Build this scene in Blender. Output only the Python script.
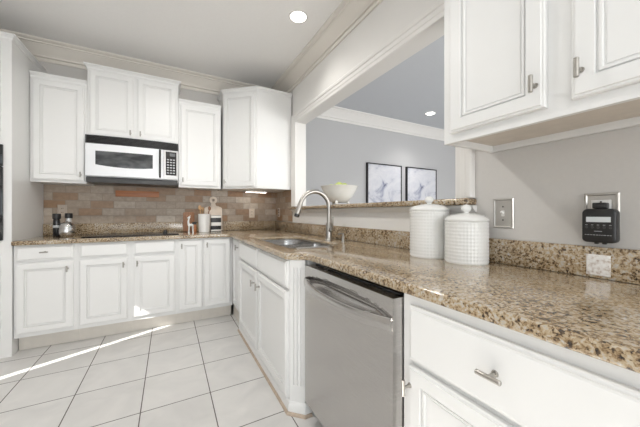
import bpy, bmesh, math, random
from mathutils import Vector, Matrix
random.seed(7)
PI = math.pi
for o in list(bpy.data.objects):
    bpy.data.objects.remove(o)
SC = bpy.context.scene
COL = SC.collection

# ------------------------------------------------------------------ camera
cd = bpy.data.cameras.new('camera')
cd.sensor_width = 36.0
cd.lens = 277 / 640 * 36
cd.shift_y = -1.0 / 640
cd.clip_start = 0.02
cam = bpy.data.objects.new('camera', cd)
COL.objects.link(cam)
cam.location = (0, 0, 1.15)
cam.rotation_euler = (PI / 2, 0, -math.radians(28.6))
SC.camera = cam

# ------------------------------------------------------------------ world, sun, daylight, exposure
SC.view_settings.view_transform = 'Standard'
SC.view_settings.look = 'None'
SC.view_settings.gamma = 1
SC.view_settings.use_curve_mapping = False
SC.view_settings.exposure = 0.70

w = bpy.data.worlds.new('world')
SC.world = w
w.use_nodes = True
bg = w.node_tree.nodes['Background']
bg.inputs[0].default_value = (0.85, 0.93, 1.0, 1)
bg.inputs[1].default_value = 1.2


def sun(name, direction, strength, angle, color):
    d = bpy.data.lights.new(name, 'SUN')
    d.energy = strength
    d.angle = math.radians(angle)
    d.color = color
    o = bpy.data.objects.new(name, d)
    COL.objects.link(o)
    o.rotation_euler = Vector(direction).to_track_quat('-Z', 'Y').to_euler()
    o.location = (-6, 0, 5)
    return o


def area(name, loc, direction, sx, sy, power, color=(1, 1, 1)):
    d = bpy.data.lights.new(name, 'AREA')
    d.shape = 'RECTANGLE'
    d.size, d.size_y = sx, sy
    d.energy = power
    d.color = color
    o = bpy.data.objects.new(name, d)
    COL.objects.link(o)
    o.location = loc
    o.rotation_euler = Vector(direction).to_track_quat('-Z', 'Y').to_euler()
    return o


sun('sun', (0.81, 0.375, -0.62), 8.0, 0.6, (1.0, 0.96, 0.9))
area('fill_front', (0.5, -2.92, 1.45), (0, 1, 0.45), 1.3, 2.0, 29, (1.0, 0.985, 0.96))  # unseen fill light added behind the camera to brighten the room
area('fill_left', (-1.96, -.9, 1.35), (1, 0.35, 0.1), 1.4, 1.5, 2.0, (1.0, 0.98, 0.95))  # weak fill added from the left, its wall opening made for it
area('daylight_dining_window', (4.0, -2.85, 1.2), (0, 1, 0.15), 3.2, 1.6, 95, (1.0, 0.985, 0.96))

# ------------------------------------------------------------------ materials
M = {}


def newmat(name):
    m = bpy.data.materials.new(name)
    m.use_nodes = True
    nt = m.node_tree
    p = nt.nodes['Principled BSDF']
    M[name] = m
    return m, nt, p


def N(nt, kind, **kw):
    n = nt.nodes.new(kind)
    for k, v in kw.items():
        setattr(n, k, v)
    return n


def ramp(nt, stops, interp='LINEAR'):
    r = N(nt, 'ShaderNodeValToRGB')
    r.color_ramp.interpolation = interp
    els = r.color_ramp.elements
    while len(els) < len(stops):
        els.new(0.5)
    for e, (p, c) in zip(els, stops):
        e.position = p
        e.color = (*c, 1)
    return r


def coords(nt, scale=(1, 1, 1), kind='Object'):
    t = N(nt, 'ShaderNodeTexCoord')
    mp = N(nt, 'ShaderNodeMapping')
    mp.inputs['Scale'].default_value = scale
    nt.links.new(t.outputs[kind], mp.inputs[0])
    return mp.outputs[0]


def paint(name, col, rough=0.4, var=0.03, bump=0.02, scale=18, metal=0.0, coat=0.0):
    m, nt, p = newmat(name)
    c = coords(nt)
    n = N(nt, 'ShaderNodeTexNoise')
    n.inputs['Scale'].default_value = scale
    n.inputs['Detail'].default_value = 4
    nt.links.new(c, n.inputs['Vector'])
    lo = tuple(max(0, x * (1 - var)) for x in col)
    hi = tuple(min(1, x * (1 + var)) for x in col)
    r = ramp(nt, [(0.3, lo), (0.7, hi)])
    nt.links.new(n.outputs[0], r.inputs[0])
    nt.links.new(r.outputs[0], p.inputs['Base Color'])
    p.inputs['Roughness'].default_value = rough
    p.inputs['Metallic'].default_value = metal
    p.inputs['Coat Weight'].default_value = coat
    if bump:
        b = N(nt, 'ShaderNodeBump')
        b.inputs['Strength'].default_value = bump
        b.inputs['Distance'].default_value = 0.002
        nt.links.new(n.outputs[0], b.inputs['Height'])
        nt.links.new(b.outputs[0], p.inputs['Normal'])
    return m


paint('cabinet_white', (0.80, 0.80, 0.79), 0.32, 0.004, 0.0)
paint('crown_white', (0.75, 0.71, 0.65), 0.45, 0.004, 0.0)
paint('trim_white', (0.80, 0.785, 0.76), 0.38, 0.004, 0.0)
paint('ceiling_white', (0.90, 0.89, 0.875), 0.8, 0.01, 0.05, 60)
paint('wall_greige', (0.62, 0.60, 0.575), 0.75, 0.012, 0.05, 80)
paint('wall_bluegrey', (0.50, 0.50, 0.505), 0.75, 0.012, 0.05, 80)
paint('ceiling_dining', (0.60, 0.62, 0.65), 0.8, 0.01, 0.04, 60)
paint('toe_paint', (0.72, 0.68, 0.62), 0.45, 0.03, 0.0)
paint('shoe_wood', (0.46, 0.37, 0.29), 0.5, 0.15, 0.0, 30)
paint('under_bounce_tint', (0.66, 0.60, 0.53), 0.5, 0.05, 0.0, 20)  # beige paints in the shade and warm bounce from the counter
paint('black_gloss', (0.012, 0.012, 0.013), 0.08, 0.1, 0.0)
paint('black_plastic', (0.018, 0.018, 0.019), 0.35, 0.15, 0.0)
paint('black_void', (0.006, 0.006, 0.006), 0.8, 0.1, 0.0)
paint('dark_grey', (0.05, 0.05, 0.05), 0.4, 0.1, 0.0)
paint('appliance_white', (0.82, 0.835, 0.86), 0.2, 0.01, 0.0, coat=0.3)
paint('appliance_silver', (0.60, 0.60, 0.60), 0.3, 0.03, 0.0, metal=0.4)
paint('nickel', (0.45, 0.43, 0.40), 0.30, 0.05, 0.0, 40, metal=1.0)
paint('steel_smooth', (0.66, 0.66, 0.66), 0.18, 0.04, 0.0, 30, metal=1.0)
paint('plate_silver', (0.55, 0.53, 0.50), 0.33, 0.03, 0.0, 30, metal=0.85)
paint('plate_white', (0.80, 0.79, 0.76), 0.35, 0.01, 0.0)
paint('plate_stone', (0.50, 0.42, 0.35), 0.4, 0.05, 0.0)
paint('ceramic_white', (0.82, 0.82, 0.80), 0.16, 0.01, 0.0, coat=0.4)
paint('ceramic_bowl', (0.78, 0.77, 0.73), 0.25, 0.02, 0.0, coat=0.3)
paint('lime_green', (0.50, 0.58, 0.16), 0.45, 0.25, 0.1, 25)
paint('lcd', (0.72, 0.76, 0.78), 0.25, 0.02, 0.0)
paint('print_grey', (0.45, 0.46, 0.47), 0.5, 0.02, 0.0)
paint('marble_board', (0.72, 0.62, 0.52), 0.4, 0.06, 0.0, 25)
paint('frame_black', (0.012, 0.012, 0.014), 0.4, 0.1, 0.0)


def wood(name, a, b, rough=0.45, scale=(3, 60, 60)):
    m, nt, p = newmat(name)
    c = coords(nt, scale)
    n = N(nt, 'ShaderNodeTexNoise')
    n.inputs['Scale'].default_value = 1.5
    n.inputs['Detail'].default_value = 6
    n.inputs['Distortion'].default_value = 0.6
    nt.links.new(c, n.inputs['Vector'])
    r = ramp(nt, [(0.3, a), (0.7, b)])
    nt.links.new(n.outputs[0], r.inputs[0])
    nt.links.new(r.outputs[0], p.inputs['Base Color'])
    p.inputs['Roughness'].default_value = rough
    return m


wood('wood_orange', (0.36, 0.13, 0.05), (0.50, 0.21, 0.09), 0.4)
wood('wood_brown', (0.24, 0.11, 0.055), (0.36, 0.18, 0.09), 0.45, (60, 60, 4))
wood('wood_spoon', (0.42, 0.24, 0.11), (0.58, 0.37, 0.19), 0.5, (60, 60, 6))


def brushed(name, col, rough, stretch):
    m, nt, p = newmat(name)
    c = coords(nt, stretch)
    n = N(nt, 'ShaderNodeTexNoise')
    n.inputs['Scale'].default_value = 4
    n.inputs['Detail'].default_value = 5
    nt.links.new(c, n.inputs['Vector'])
    r = ramp(nt, [(0.25, tuple(x * 0.93 for x in col)), (0.75, tuple(min(1, x * 1.05) for x in col))])
    nt.links.new(n.outputs[0], r.inputs[0])
    nt.links.new(r.outputs[0], p.inputs['Base Color'])
    p.inputs['Metallic'].default_value = 1.0
    mr = N(nt, 'ShaderNodeMapRange')
    mr.inputs['To Min'].default_value = rough - 0.05
    mr.inputs['To Max'].default_value = rough + 0.06
    nt.links.new(n.outputs[0], mr.inputs['Value'])
    nt.links.new(mr.outputs[0], p.inputs['Roughness'])
    p.inputs['Anisotropic'].default_value = 0.4
    return m


brushed('stainless', (0.56, 0.545, 0.53), 0.25, (2, 2, 120))
brushed('sink_steel', (0.66, 0.66, 0.66), 0.22, (60, 60, 3))


def granite(name, patch=7.0):
    m, nt, p = newmat(name)
    c = coords(nt)

    def noise(sc, det, rough, dist=0.0):
        n = N(nt, 'ShaderNodeTexNoise')
        n.inputs['Scale'].default_value = sc
        n.inputs['Detail'].default_value = det
        n.inputs['Roughness'].default_value = rough
        n.inputs['Distortion'].default_value = dist
        nt.links.new(c, n.inputs['Vector'])
        return n

    def madd(a, k, b):
        n = N(nt, 'ShaderNodeMath', operation='MULTIPLY_ADD')
        nt.links.new(a, n.inputs[0])
        n.inputs[1].default_value = k
        if isinstance(b, float):
            n.inputs[2].default_value = b
        else:
            nt.links.new(b, n.inputs[2])
        return n.outputs[0]
    dn = noise(40, 3, .5)
    add = N(nt, 'ShaderNodeVectorMath', operation='MULTIPLY_ADD')
    add.inputs[1].default_value = (0.03, 0.03, 0.03)
    nt.links.new(dn.outputs['Color'], add.inputs[0])
    nt.links.new(c, add.inputs[2])
    cl = noise(patch, 5, .62)
    fi = noise(88, 5, .62, .3)
    v = N(nt, 'ShaderNodeTexVoronoi')
    v.inputs['Scale'].default_value = 165
    nt.links.new(add.outputs[0], v.inputs['Vector'])
    sep = N(nt, 'ShaderNodeSeparateColor')
    nt.links.new(v.outputs['Color'], sep.inputs[0])
    # value = crystals + clouds + fine grain
    x = madd(sep.outputs[0], .46, -1.03)
    x = madd(cl.outputs[0], .85, x)
    x = madd(fi.outputs[0], 1.70, x)
    r = ramp(nt, [(0.06, (0.025, 0.018, 0.014)), (0.20, (0.10, 0.065, 0.038)), (0.31, (0.25, 0.165, 0.085)),
                  (0.43, (0.36, 0.265, 0.155)), (0.56, (0.44, 0.35, 0.235)), (0.69, (0.50, 0.43, 0.33)),
                  (0.80, (0.40, 0.375, 0.34)), (0.95, (0.58, 0.54, 0.47))])
    nt.links.new(x, r.inputs[0])
    nt.links.new(r.outputs[0], p.inputs['Base Color'])
    p.inputs['Roughness'].default_value = 0.14
    p.inputs['Coat Weight'].default_value = 0.45
    p.inputs['Coat Roughness'].default_value = 0.04
    return m


granite('granite')


def floor_tile(name):
    m, nt, p = newmat(name)
    t = N(nt, 'ShaderNodeTexCoord')
    mp = N(nt, 'ShaderNodeMapping')
    mp.inputs['Location'].default_value = (-0.232 + 0.376 * 20, -1.89 + 0.381 * 20, 0)
    nt.links.new(t.outputs['Object'], mp.inputs[0])
    b = N(nt, 'ShaderNodeTexBrick')
    b.offset = 0
    b.squash = 1
    b.inputs['Scale'].default_value = 1
    b.inputs['Brick Width'].default_value = 0.376
    b.inputs['Row Height'].default_value = 0.381
    b.inputs['Mortar Size'].default_value = 0.003
    b.inputs['Mortar Smooth'].default_value = 0.1
    b.inputs['Color1'].default_value = (0.63, 0.62, 0.605, 1)
    b.inputs['Color2'].default_value = (0.68, 0.67, 0.655, 1)
    b.inputs['Mortar'].default_value = (0.11, 0.10, 0.09, 1)
    nt.links.new(mp.outputs[0], b.inputs['Vector'])
    n = N(nt, 'ShaderNodeTexNoise')
    n.inputs['Scale'].default_value = 5
    n.inputs['Detail'].default_value = 6
    n.inputs['Distortion'].default_value = 0.8
    nt.links.new(mp.outputs[0], n.inputs['Vector'])
    r = ramp(nt, [(0.3, (0.90, 0.90, 0.90)), (0.7, (1.04, 1.035, 1.03))])
    nt.links.new(n.outputs[0], r.inputs[0])
    mx = N(nt, 'ShaderNodeMix', data_type='RGBA', blend_type='MULTIPLY')
    mx.inputs['Factor'].default_value = 1
    nt.links.new(b.outputs['Color'], mx.inputs['A'])
    nt.links.new(r.outputs[0], mx.inputs['B'])
    nt.links.new(mx.outputs['Result'], p.inputs['Base Color'])
    rr = N(nt, 'ShaderNodeMapRange')
    rr.inputs['To Min'].default_value = 0.28
    rr.inputs['To Max'].default_value = 0.8
    nt.links.new(b.outputs['Fac'], rr.inputs['Value'])
    nt.links.new(rr.outputs[0], p.inputs['Roughness'])
    bp = N(nt, 'ShaderNodeBump', invert=True)
    bp.inputs['Strength'].default_value = 0.5
    bp.inputs['Distance'].default_value = 0.002
    nt.links.new(b.outputs['Fac'], bp.inputs['Height'])
    nt.links.new(bp.outputs[0], p.inputs['Normal'])
    return m


floor_tile('floor_tile')


def stone_tile(name, axis):
    m, nt, p = newmat(name)
    t = N(nt, 'ShaderNodeTexCoord')
    sx = N(nt, 'ShaderNodeSeparateXYZ')
    nt.links.new(t.outputs['Object'], sx.inputs[0])
    cx = N(nt, 'ShaderNodeCombineXYZ')
    nt.links.new(sx.outputs[axis], cx.inputs[0])
    nt.links.new(sx.outputs[2], cx.inputs[1])
    mp = N(nt, 'ShaderNodeMapping')
    mp.inputs['Location'].default_value = (4.03, -1.036 + 0.08 * 10, 0)
    nt.links.new(cx.outputs[0], mp.inputs[0])
    b = N(nt, 'ShaderNodeTexBrick')
    b.offset = 0.5
    b.inputs['Scale'].default_value = 1
    b.inputs['Brick Width'].default_value = 0.20
    b.inputs['Row Height'].default_value = 0.08
    b.inputs['Mortar Size'].default_value = 0.0035
    b.inputs['Mortar Smooth'].default_value = 0.3
    b.inputs['Color1'].default_value = (0, 0, 0, 1)
    b.inputs['Color2'].default_value = (1, 1, 1, 1)
    b.inputs['Mortar'].default_value = (0.5, 0.5, 0.5, 1)
    nt.links.new(mp.outputs[0], b.inputs['Vector'])
    r = ramp(nt, [(0.0, (0.33, 0.20, 0.115)), (0.25, (0.35, 0.26, 0.19)), (0.55, (0.39, 0.32, 0.255)),
                  (0.8, (0.42, 0.355, 0.295)), (1.0, (0.52, 0.46, 0.395))])
    nt.links.new(b.outputs['Color'], r.inputs[0])
    n = N(nt, 'ShaderNodeTexNoise')
    n.inputs['Scale'].default_value = 22
    n.inputs['Detail'].default_value = 8
    n.inputs['Roughness'].default_value = 0.7
    nt.links.new(mp.outputs[0], n.inputs['Vector'])
    nr = ramp(nt, [(0.3, (0.78, 0.76, 0.74)), (0.7, (1.15, 1.14, 1.12))])
    nt.links.new(n.outputs[0], nr.inputs[0])
    mx = N(nt, 'ShaderNodeMix', data_type='RGBA', blend_type='MULTIPLY')
    mx.inputs['Factor'].default_value = 1
    nt.links.new(r.outputs[0], mx.inputs['A'])
    nt.links.new(nr.outputs[0], mx.inputs['B'])
    m3 = N(nt, 'ShaderNodeMix', data_type='RGBA')
    nt.links.new(b.outputs['Fac'], m3.inputs['Factor'])
    nt.links.new(mx.outputs['Result'], m3.inputs['A'])
    m3.inputs['B'].default_value = (0.30, 0.25, 0.20, 1)
    nt.links.new(m3.outputs['Result'], p.inputs['Base Color'])
    p.inputs['Roughness'].default_value = 0.5
    bp = N(nt, 'ShaderNodeBump', invert=True)
    bp.inputs['Strength'].default_value = 0.5
    bp.inputs['Distance'].default_value = 0.003
    nt.links.new(b.outputs['Fac'], bp.inputs['Height'])
    nt.links.new(bp.outputs[0], p.inputs['Normal'])
    return m


stone_tile('stone_tile_back', 0)
stone_tile('stone_tile_side', 1)


def artwork(name):
    m, nt, p = newmat(name)
    c = coords(nt)
    n = N(nt, 'ShaderNodeTexNoise')
    n.inputs['Scale'].default_value = 3.2
    n.inputs['Detail'].default_value = 7
    n.inputs['Roughness'].default_value = 0.62
    n.inputs['Distortion'].default_value = 0.9
    nt.links.new(c, n.inputs['Vector'])
    r = ramp(nt, [(0.28, (0.03, 0.03, 0.06)), (0.37, (0.30, 0.32, 0.42)), (0.46, (0.58, 0.59, 0.64)),
                  (0.62, (0.68, 0.68, 0.71)), (0.8, (0.62, 0.62, 0.67))])
    nt.links.new(n.outputs[0], r.inputs[0])
    nt.links.new(r.outputs[0], p.inputs['Base Color'])
    p.inputs['Roughness'].default_value = 0.5
    return m


artwork('art_clouds')


def emissive(name, col, strength):
    m, nt, p = newmat(name)
    p.inputs['Base Color'].default_value = (*col, 1)
    p.inputs['Emission Color'].default_value = (*col, 1)
    p.inputs['Emission Strength'].default_value = strength
    return m


emissive('lamp_glow', (1.0, 0.97, 0.92), 5.0)
emissive('strip_glow', (1.0, 0.90, 0.80), 8.0)
m_, nt_, p_ = newmat('window_glass')
p_.inputs['Base Color'].default_value = (0.03, 0.033, 0.036, 1)
p_.inputs['Roughness'].default_value = 0.06
c_ = coords(nt_, (6, 6, 14))
n_ = N(nt_, 'ShaderNodeTexNoise')
n_.inputs['Scale'].default_value = 1.3
nt_.links.new(c_, n_.inputs['Vector'])
r_ = ramp(nt_, [(0.35, (0.035, 0.038, 0.042)), (0.65, (0.11, 0.115, 0.12))])
nt_.links.new(n_.outputs[0], r_.inputs[0])
nt_.links.new(r_.outputs[0], p_.inputs['Base Color'])


# ------------------------------------------------------------------ mesh helpers
class B:
    """Collects shapes into one mesh."""

    def __init__(self):
        self.bm = bmesh.new()
        self.mi = 0

    def _merge(self, t):
        for f in t.faces:
            f.material_index = self.mi
        me = bpy.data.meshes.new('t')
        t.to_mesh(me)
        t.free()
        self.bm.from_mesh(me)
        bpy.data.meshes.remove(me)
        return self

    def box(self, x0, x1, y0, y1, z0, z1, bev=0.0, seg=2):
        t = bmesh.new()
        bmesh.ops.create_cube(t, size=1)
        for v in t.verts:
            v.co = Vector(((x0 + x1) / 2 + v.co.x * (x1 - x0), (y0 + y1) / 2 + v.co.y * (y1 - y0),
                           (z0 + z1) / 2 + v.co.z * (z1 - z0)))
        if bev:
            bmesh.ops.bevel(t, geom=t.edges[:], offset=bev, segments=seg, affect='EDGES', profile=0.5)
        return self._merge(t)

    def cyl(self, p0, p1, r0, r1=None, n=20, bev=0.0):
        p0, p1 = Vector(p0), Vector(p1)
        r1 = r0 if r1 is None else r1
        L = (p1 - p0).length
        if bev:
            return self.lathe([(0, 0), (r0 - bev, 0), (r0, bev), (r1, L - bev), (r1 - bev, L), (0, L)], p0, p1 - p0, n)
        return self.lathe([(0, 0), (r0, 0), (r1, L), (0, L)], p0, p1 - p0, n)

    def lathe(self, prof, origin=(0, 0, 0), axis=(0, 0, 1), n=32, fn=None):
        t = bmesh.new()
        q = Vector((0, 0, 1)).rotation_difference(Vector(axis).normalized()).to_matrix()
        rows = []
        for r, z in prof:
            if r < 1e-6:
                rows.append([t.verts.new(Vector(origin) + q @ Vector((0, 0, z)))])
            else:
                row = []
                for k in range(n):
                    a = 2 * PI * k / n
                    rr = r if fn is None else fn(r, z, a)
                    row.append(t.verts.new(Vector(origin) + q @ Vector((rr * math.cos(a), rr * math.sin(a), z))))
                rows.append(row)
        for a, b in zip(rows, rows[1:]):
            for k in range(n):
                l = (k + 1) % n
                if len(a) == 1 and len(b) == 1:
                    continue
                if len(a) == 1:
                    t.faces.new((a[0], b[k], b[l]))
                elif len(b) == 1:
                    t.faces.new((a[k], b[0], a[l]))
                else:
                    t.faces.new((a[k], b[k], b[l], a[l]))
        bmesh.ops.recalc_face_normals(t, faces=t.faces[:])
        return self._merge(t)

    def tube(self, pts, r, n=14, radii=None):
        pts = [Vector(p) for p in pts]
        t = bmesh.new()
        rows = []
        up = Vector((0, 0, 1))
        tan0 = (pts[1] - pts[0]).normalized()
        side = tan0.orthogonal().normalized()
        for i, p in enumerate(pts):
            if i == 0:
                tn = (pts[1] - pts[0])
            elif i == len(pts) - 1:
                tn = pts[-1] - pts[-2]
            else:
                tn = pts[i + 1] - pts[i - 1]
            tn.normalize()
            side = (side - tn * side.dot(tn)).normalized()
            bi = tn.cross(side)
            rr = radii[i] if radii else r
            rows.append([t.verts.new(p + (side * math.cos(2 * PI * k / n) + bi * math.sin(2 * PI * k / n)) * rr)
                         for k in range(n)])
        for a, b in zip(rows, rows[1:]):
            for k in range(n):
                l = (k + 1) % n
                t.faces.new((a[k], a[l], b[l], b[k]))
        t.faces.new(rows[0][::-1])
        t.faces.new(rows[-1])
        bmesh.ops.recalc_face_normals(t, faces=t.faces[:])
        return self._merge(t)

    def prism(self, poly, z0, z1, bev=0.0, seg=2, M4=None):
        t = bmesh.new()
        lo = [t.verts.new((x, y, z0)) for x, y in poly]
        hi = [t.verts.new((x, y, z1)) for x, y in poly]
        n = len(poly)
        t.faces.new(lo[::-1])
        t.faces.new(hi)
        for k in range(n):
            l = (k + 1) % n
            t.faces.new((lo[k], lo[l], hi[l], hi[k]))
        bmesh.ops.recalc_face_normals(t, faces=t.faces[:])
        if bev:
            bmesh.ops.bevel(t, geom=t.edges[:], offset=bev, segments=seg, affect='EDGES', profile=0.5)
        if M4 is not None:
            bmesh.ops.transform(t, matrix=M4, verts=t.verts[:])
        return self._merge(t)

    def sweep(self, path, prof, side=1):
        """Carry a closed profile of (outward, z) points along a plan path with mitred corners."""
        t = bmesh.new()
        P = [Vector((p[0], p[1], 0)) for p in path]
        zs = [p[2] if len(p) > 2 else 0 for p in path]
        rows = []
        for i, p in enumerate(P):
            ds = []
            if i > 0:
                ds.append((P[i] - P[i - 1]).normalized())
            if i < len(P) - 1:
                ds.append((P[i + 1] - P[i]).normalized())
            ns = [Vector((d.y, -d.x, 0)) * side for d in ds]
            nn = ns[0] if len(ns) == 1 else (ns[0] + ns[1]) / (1 + ns[0].dot(ns[1]))
            rows.append([t.verts.new(p + nn * o + Vector((0, 0, z + zs[i]))) for o, z in prof])
        k = len(prof)
        for a, b in zip(rows, rows[1:]):
            for j in range(k):
                l = (j + 1) % k
                t.faces.new((a[j], a[l], b[l], b[j]))
        t.faces.new(rows[0])
        t.faces.new(rows[-1][::-1])
        bmesh.ops.recalc_face_normals(t, faces=t.faces[:])
        return self._merge(t)

    def relief(self, x0, x1, z0, z1, rings, yb=0.0):
        """A front facing -y built from nested rectangles (inset, height); back at yb."""
        t = bmesh.new()
        rows = []
        for ins, h in rings:
            rows.append([t.verts.new((x, yb - h, z)) for x, z in
                         ((x0 + ins, z0 + ins), (x1 - ins, z0 + ins), (x1 - ins, z1 - ins), (x0 + ins, z1 - ins))])
        for a, b in zip(rows, rows[1:]):
            for k in range(4):
                l = (k + 1) % 4
                t.faces.new((a[k], a[l], b[l], b[k]))
        t.faces.new(rows[-1])
        t.faces.new(rows[0][::-1])
        bmesh.ops.recalc_face_normals(t, faces=t.faces[:])
        return self._merge(t)

    def ball(self, c, r, sx=1, sy=1, sz=1, n=20):
        t = bmesh.new()
        bmesh.ops.create_uvsphere(t, u_segments=n, v_segments=n // 2 + 2, radius=r)
        for v in t.verts:
            v.co = Vector((v.co.x * sx, v.co.y * sy, v.co.z * sz)) + Vector(c)
        return self._merge(t)


def obj(name, b, mats, parent=None, smooth=35, label=None):
    me = bpy.data.meshes.new(name)
    b.bm.to_mesh(me)
    b.bm.free()
    for m in (mats if isinstance(mats, (list, tuple)) else [mats]):
        me.materials.append(M[m])
    if smooth:
        for p in me.polygons:
            p.use_smooth = True
        me.set_sharp_from_angle(angle=math.radians(smooth))
    o = bpy.data.objects.new(name, me)
    COL.objects.link(o)
    if parent:
        o.parent = parent
    if label:
        o['label'] = label
    return o


def tag(o, label, cat, group=None, kind=None):
    o['label'] = label
    o['category'] = cat
    if group:
        o['group'] = group
    if kind:
        o['kind'] = kind
    return o


def thing(name, label, cat, loc=(0, 0, 0), rot=0.0, group=None):
    o = bpy.data.objects.new(name, None)
    o.empty_display_size = 0.1
    COL.objects.link(o)
    o.location = loc
    o.rotation_euler = (0, 0, rot)
    return tag(o, label, cat, group)


def struct(name, b, mats, smooth=35):
    o = obj(name, b, mats, None, smooth)
    o['kind'] = 'structure'
    return o


# ------------------------------------------------------------------ the room
XR, XO = 1.335, 1.467        # kitchen face and dining face of the right wall
YB = 3.75                    # back wall
ZD = 2.79                    # dining ceiling
ZC = 2.84                    # ceiling
XL, YF = -2.0, -3.0
OY0, OY1, OZ0, OZ1 = 0.94, 3.05, 1.186, 2.228     # pass-through opening
DX = 6.4

b = B(); b.box(XL - .1, DX, YF - .1, YB + .1, -0.05, 0)
struct('floor', b, 'floor_tile', 0)
b = B(); b.box(XL - .1, XO, YF - .1, YB + .1, ZC, ZC + .05)
struct('ceiling', b, 'ceiling_white', 0)
b = B(); b.box(XO + .001, DX + .1, YF - .1, YB + .1, ZD, ZD + .05)
struct('ceiling_dining', b, 'ceiling_dining', 0)
b = B(); b.box(XL - .1, XR, YB, YB + .1, 0, ZC)
struct('wall_back', b, 'wall_greige', 0)
b = B(); b.box(XO, DX + .1, YB, YB + .1, 0, ZC)
struct('wall_dining_back', b, 'wall_bluegrey', 0)
b = B()
b.box(DX, DX + .1, YF, YB, 0, ZC)
struct('wall_dining_right', b, 'wall_bluegrey', 0)
# right wall with the pass-through: greige beyond the opening, painted white above and below it
b = B()
b.box(XR, XO, YF, 0.84, 0, ZC)
b.box(XR, XO, 3.15, YB + .1, 0, ZC)
b.mi = 1
b.box(XR, XO, 0.84, 3.15, 0, OZ0)
b.box(XR, XO, 0.84, 3.15, OZ1, ZC)
b.box(XR, XO, 0.84, OY0, OZ0, OZ1)
b.box(XR, XO, OY1, 3.15, OZ0, OZ1)
struct('wall_right', b, ['wall_greige', 'trim_white'], 0)
# left wall: an unseen opening added for the fill light, and a narrow sidelight that lets a blade of sun in
b = B()
for y0, y1, z0, z1 in ((YF, -1.6, 0, ZC), (-1.6, -.2, 0, .6), (-1.6, -.2, 2.1, ZC), (-.2, 2.255, 0, ZC),
                       (2.255, 2.325, 0, .05), (2.255, 2.325, 1.62, ZC), (2.325, YB, 0, ZC)):
    b.box(XL - .04, XL, y0, y1, z0, z1)
struct('wall_left', b, 'wall_greige', 0)
b = B()
for x0, x1, z0, z1 in ((XL, -1.8, 0, ZC), (-1.8, 1.2, 0, .4), (-1.8, 1.2, 2.5, ZC), (1.2, 2.2, 0, ZC),
                       (2.2, 5.8, 0, .35), (2.2, 5.8, 2.1, ZC), (5.8, DX, 0, ZC)):
    b.box(x0, x1, YF - .1, YF, z0, z1)
struct('wall_front', b, 'wall_greige', 0)

# crown mouldings
CR = [(0.0, -0.185), (0.013, -0.185), (0.016, -0.176), (0.016, -0.158), (0.009, -0.156), (0.009, -0.150), (0.024, -0.146),
      (0.026, -0.134), (0.020, -0.131), (0.022, -0.126), (0.040, -0.108), (0.066, -0.074), (0.088, -0.050), (0.084, -0.047),
      (0.096, -0.042), (0.098, -0.030), (0.090, -0.028), (0.104, -0.022), (0.116, -0.012), (0.118, -0.001), (0.0, -0.001)]
b = B()
b.sweep([(XL, YB, ZC), (XR, YB, ZC), (XR, YF, ZC)], CR)
struct('trim_1', b, 'crown_white', 25)
b = B()
b.sweep([(XO, YF, ZD), (XO, YB, ZD), (DX, YB, ZD), (DX, YF, ZD)], CR)
struct('trim_2', b, 'trim_white', 25)


# casing round the pass-through (flat board with stepped edges), on the kitchen face
def casing_profile(wd, flip=1):
    return [(0, 0), (0, .010), (.006, .014), (.030, .014), (.034, .018), (.062, .018), (.068, .024), (wd - .012, .026),
            (wd - .004, .022), (wd, .012), (wd, 0)]


def casing(points):
    """sweep in the plane X = XR along (y, z) points; profile grows away from the opening"""
    t = B()
    prof = casing_profile(.10)
    bm = bmesh.new()
    P = [Vector((p[0], p[1])) for p in points]
    rows = []
    for i, p in enumerate(P):
        ds = []
        if i > 0:
            ds.append((P[i] - P[i - 1]).normalized())
        if i < len(P) - 1:
            ds.append((P[i + 1] - P[i]).normalized())
        ns = [Vector((d.y, -d.x)) for d in ds]
        nn = ns[0] if len(ns) == 1 else (ns[0] + ns[1]) / (1 + ns[0].dot(ns[1]))
        rows.append([bm.verts.new((XR - h, p.x + nn.x * o, p.y + nn.y * o)) for o, h in prof])
    k = len(prof)
    for a, c in zip(rows, rows[1:]):
        for j in range(k):
            l = (j + 1) % k
            bm.faces.new((a[j], a[l], c[l], c[j]))
    bm.faces.new(rows[0])
    bm.faces.new(rows[-1][::-1])
    bmesh.ops.recalc_face_normals(bm, faces=bm.faces[:])
    t._merge(bm)
    return t


b = casing([(OY1, OZ0 + .038), (OY1, OZ1), (OY0, OZ1), (OY0, OZ0 + .038)])
struct('trim_3', b, 'trim_white', 25)
# apron under the pass-through sill
b = B()
b.sweep([(XR, 3.12, 0), (XR, .83, 0)], [(0, 1.152), (.012, 1.152), (.016, 1.158), (.020, 1.162),
                                        (.034, 1.176), (.036, 1.185), (0, 1.185)])
struct('trim_4', b, 'trim_white', 25)
# stone tile cladding on the two walls of the cooking corner
b = B(); b.box(-1.097, XR - .001, YB - .010, YB - .001, 1.036, 1.50)
struct('trim_5', b, 'stone_tile_back', 0)
b = B(); b.box(XR - .010, XR - .001, 3.152, YB - .011, 1.036, 1.436)
struct('trim_6', b, 'stone_tile_side', 0)
b = B(); b.box(XO, DX, YB - .016, YB, 0, .14, .003); b.box(DX - .016, DX, YF, YB - .02, 0, .14, .003)
struct('baseboard_dining', b, 'trim_white')

# ------------------------------------------------------------------ cabinet parts
DOOR = [(0, 0), (0, .015), (.003, .018), (.008, .018), (.010, .022), (.049, .022), (.0505, .011), (.055, .011), (.0565, .017),
        (.063, .017), (.0645, .009), (.068, .009), (.070, .0115)]
SLAB = [(0, 0), (0, .011), (.003, .0135), (.009, .0145), (.0105, .0185), (.014, .021)]


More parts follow.
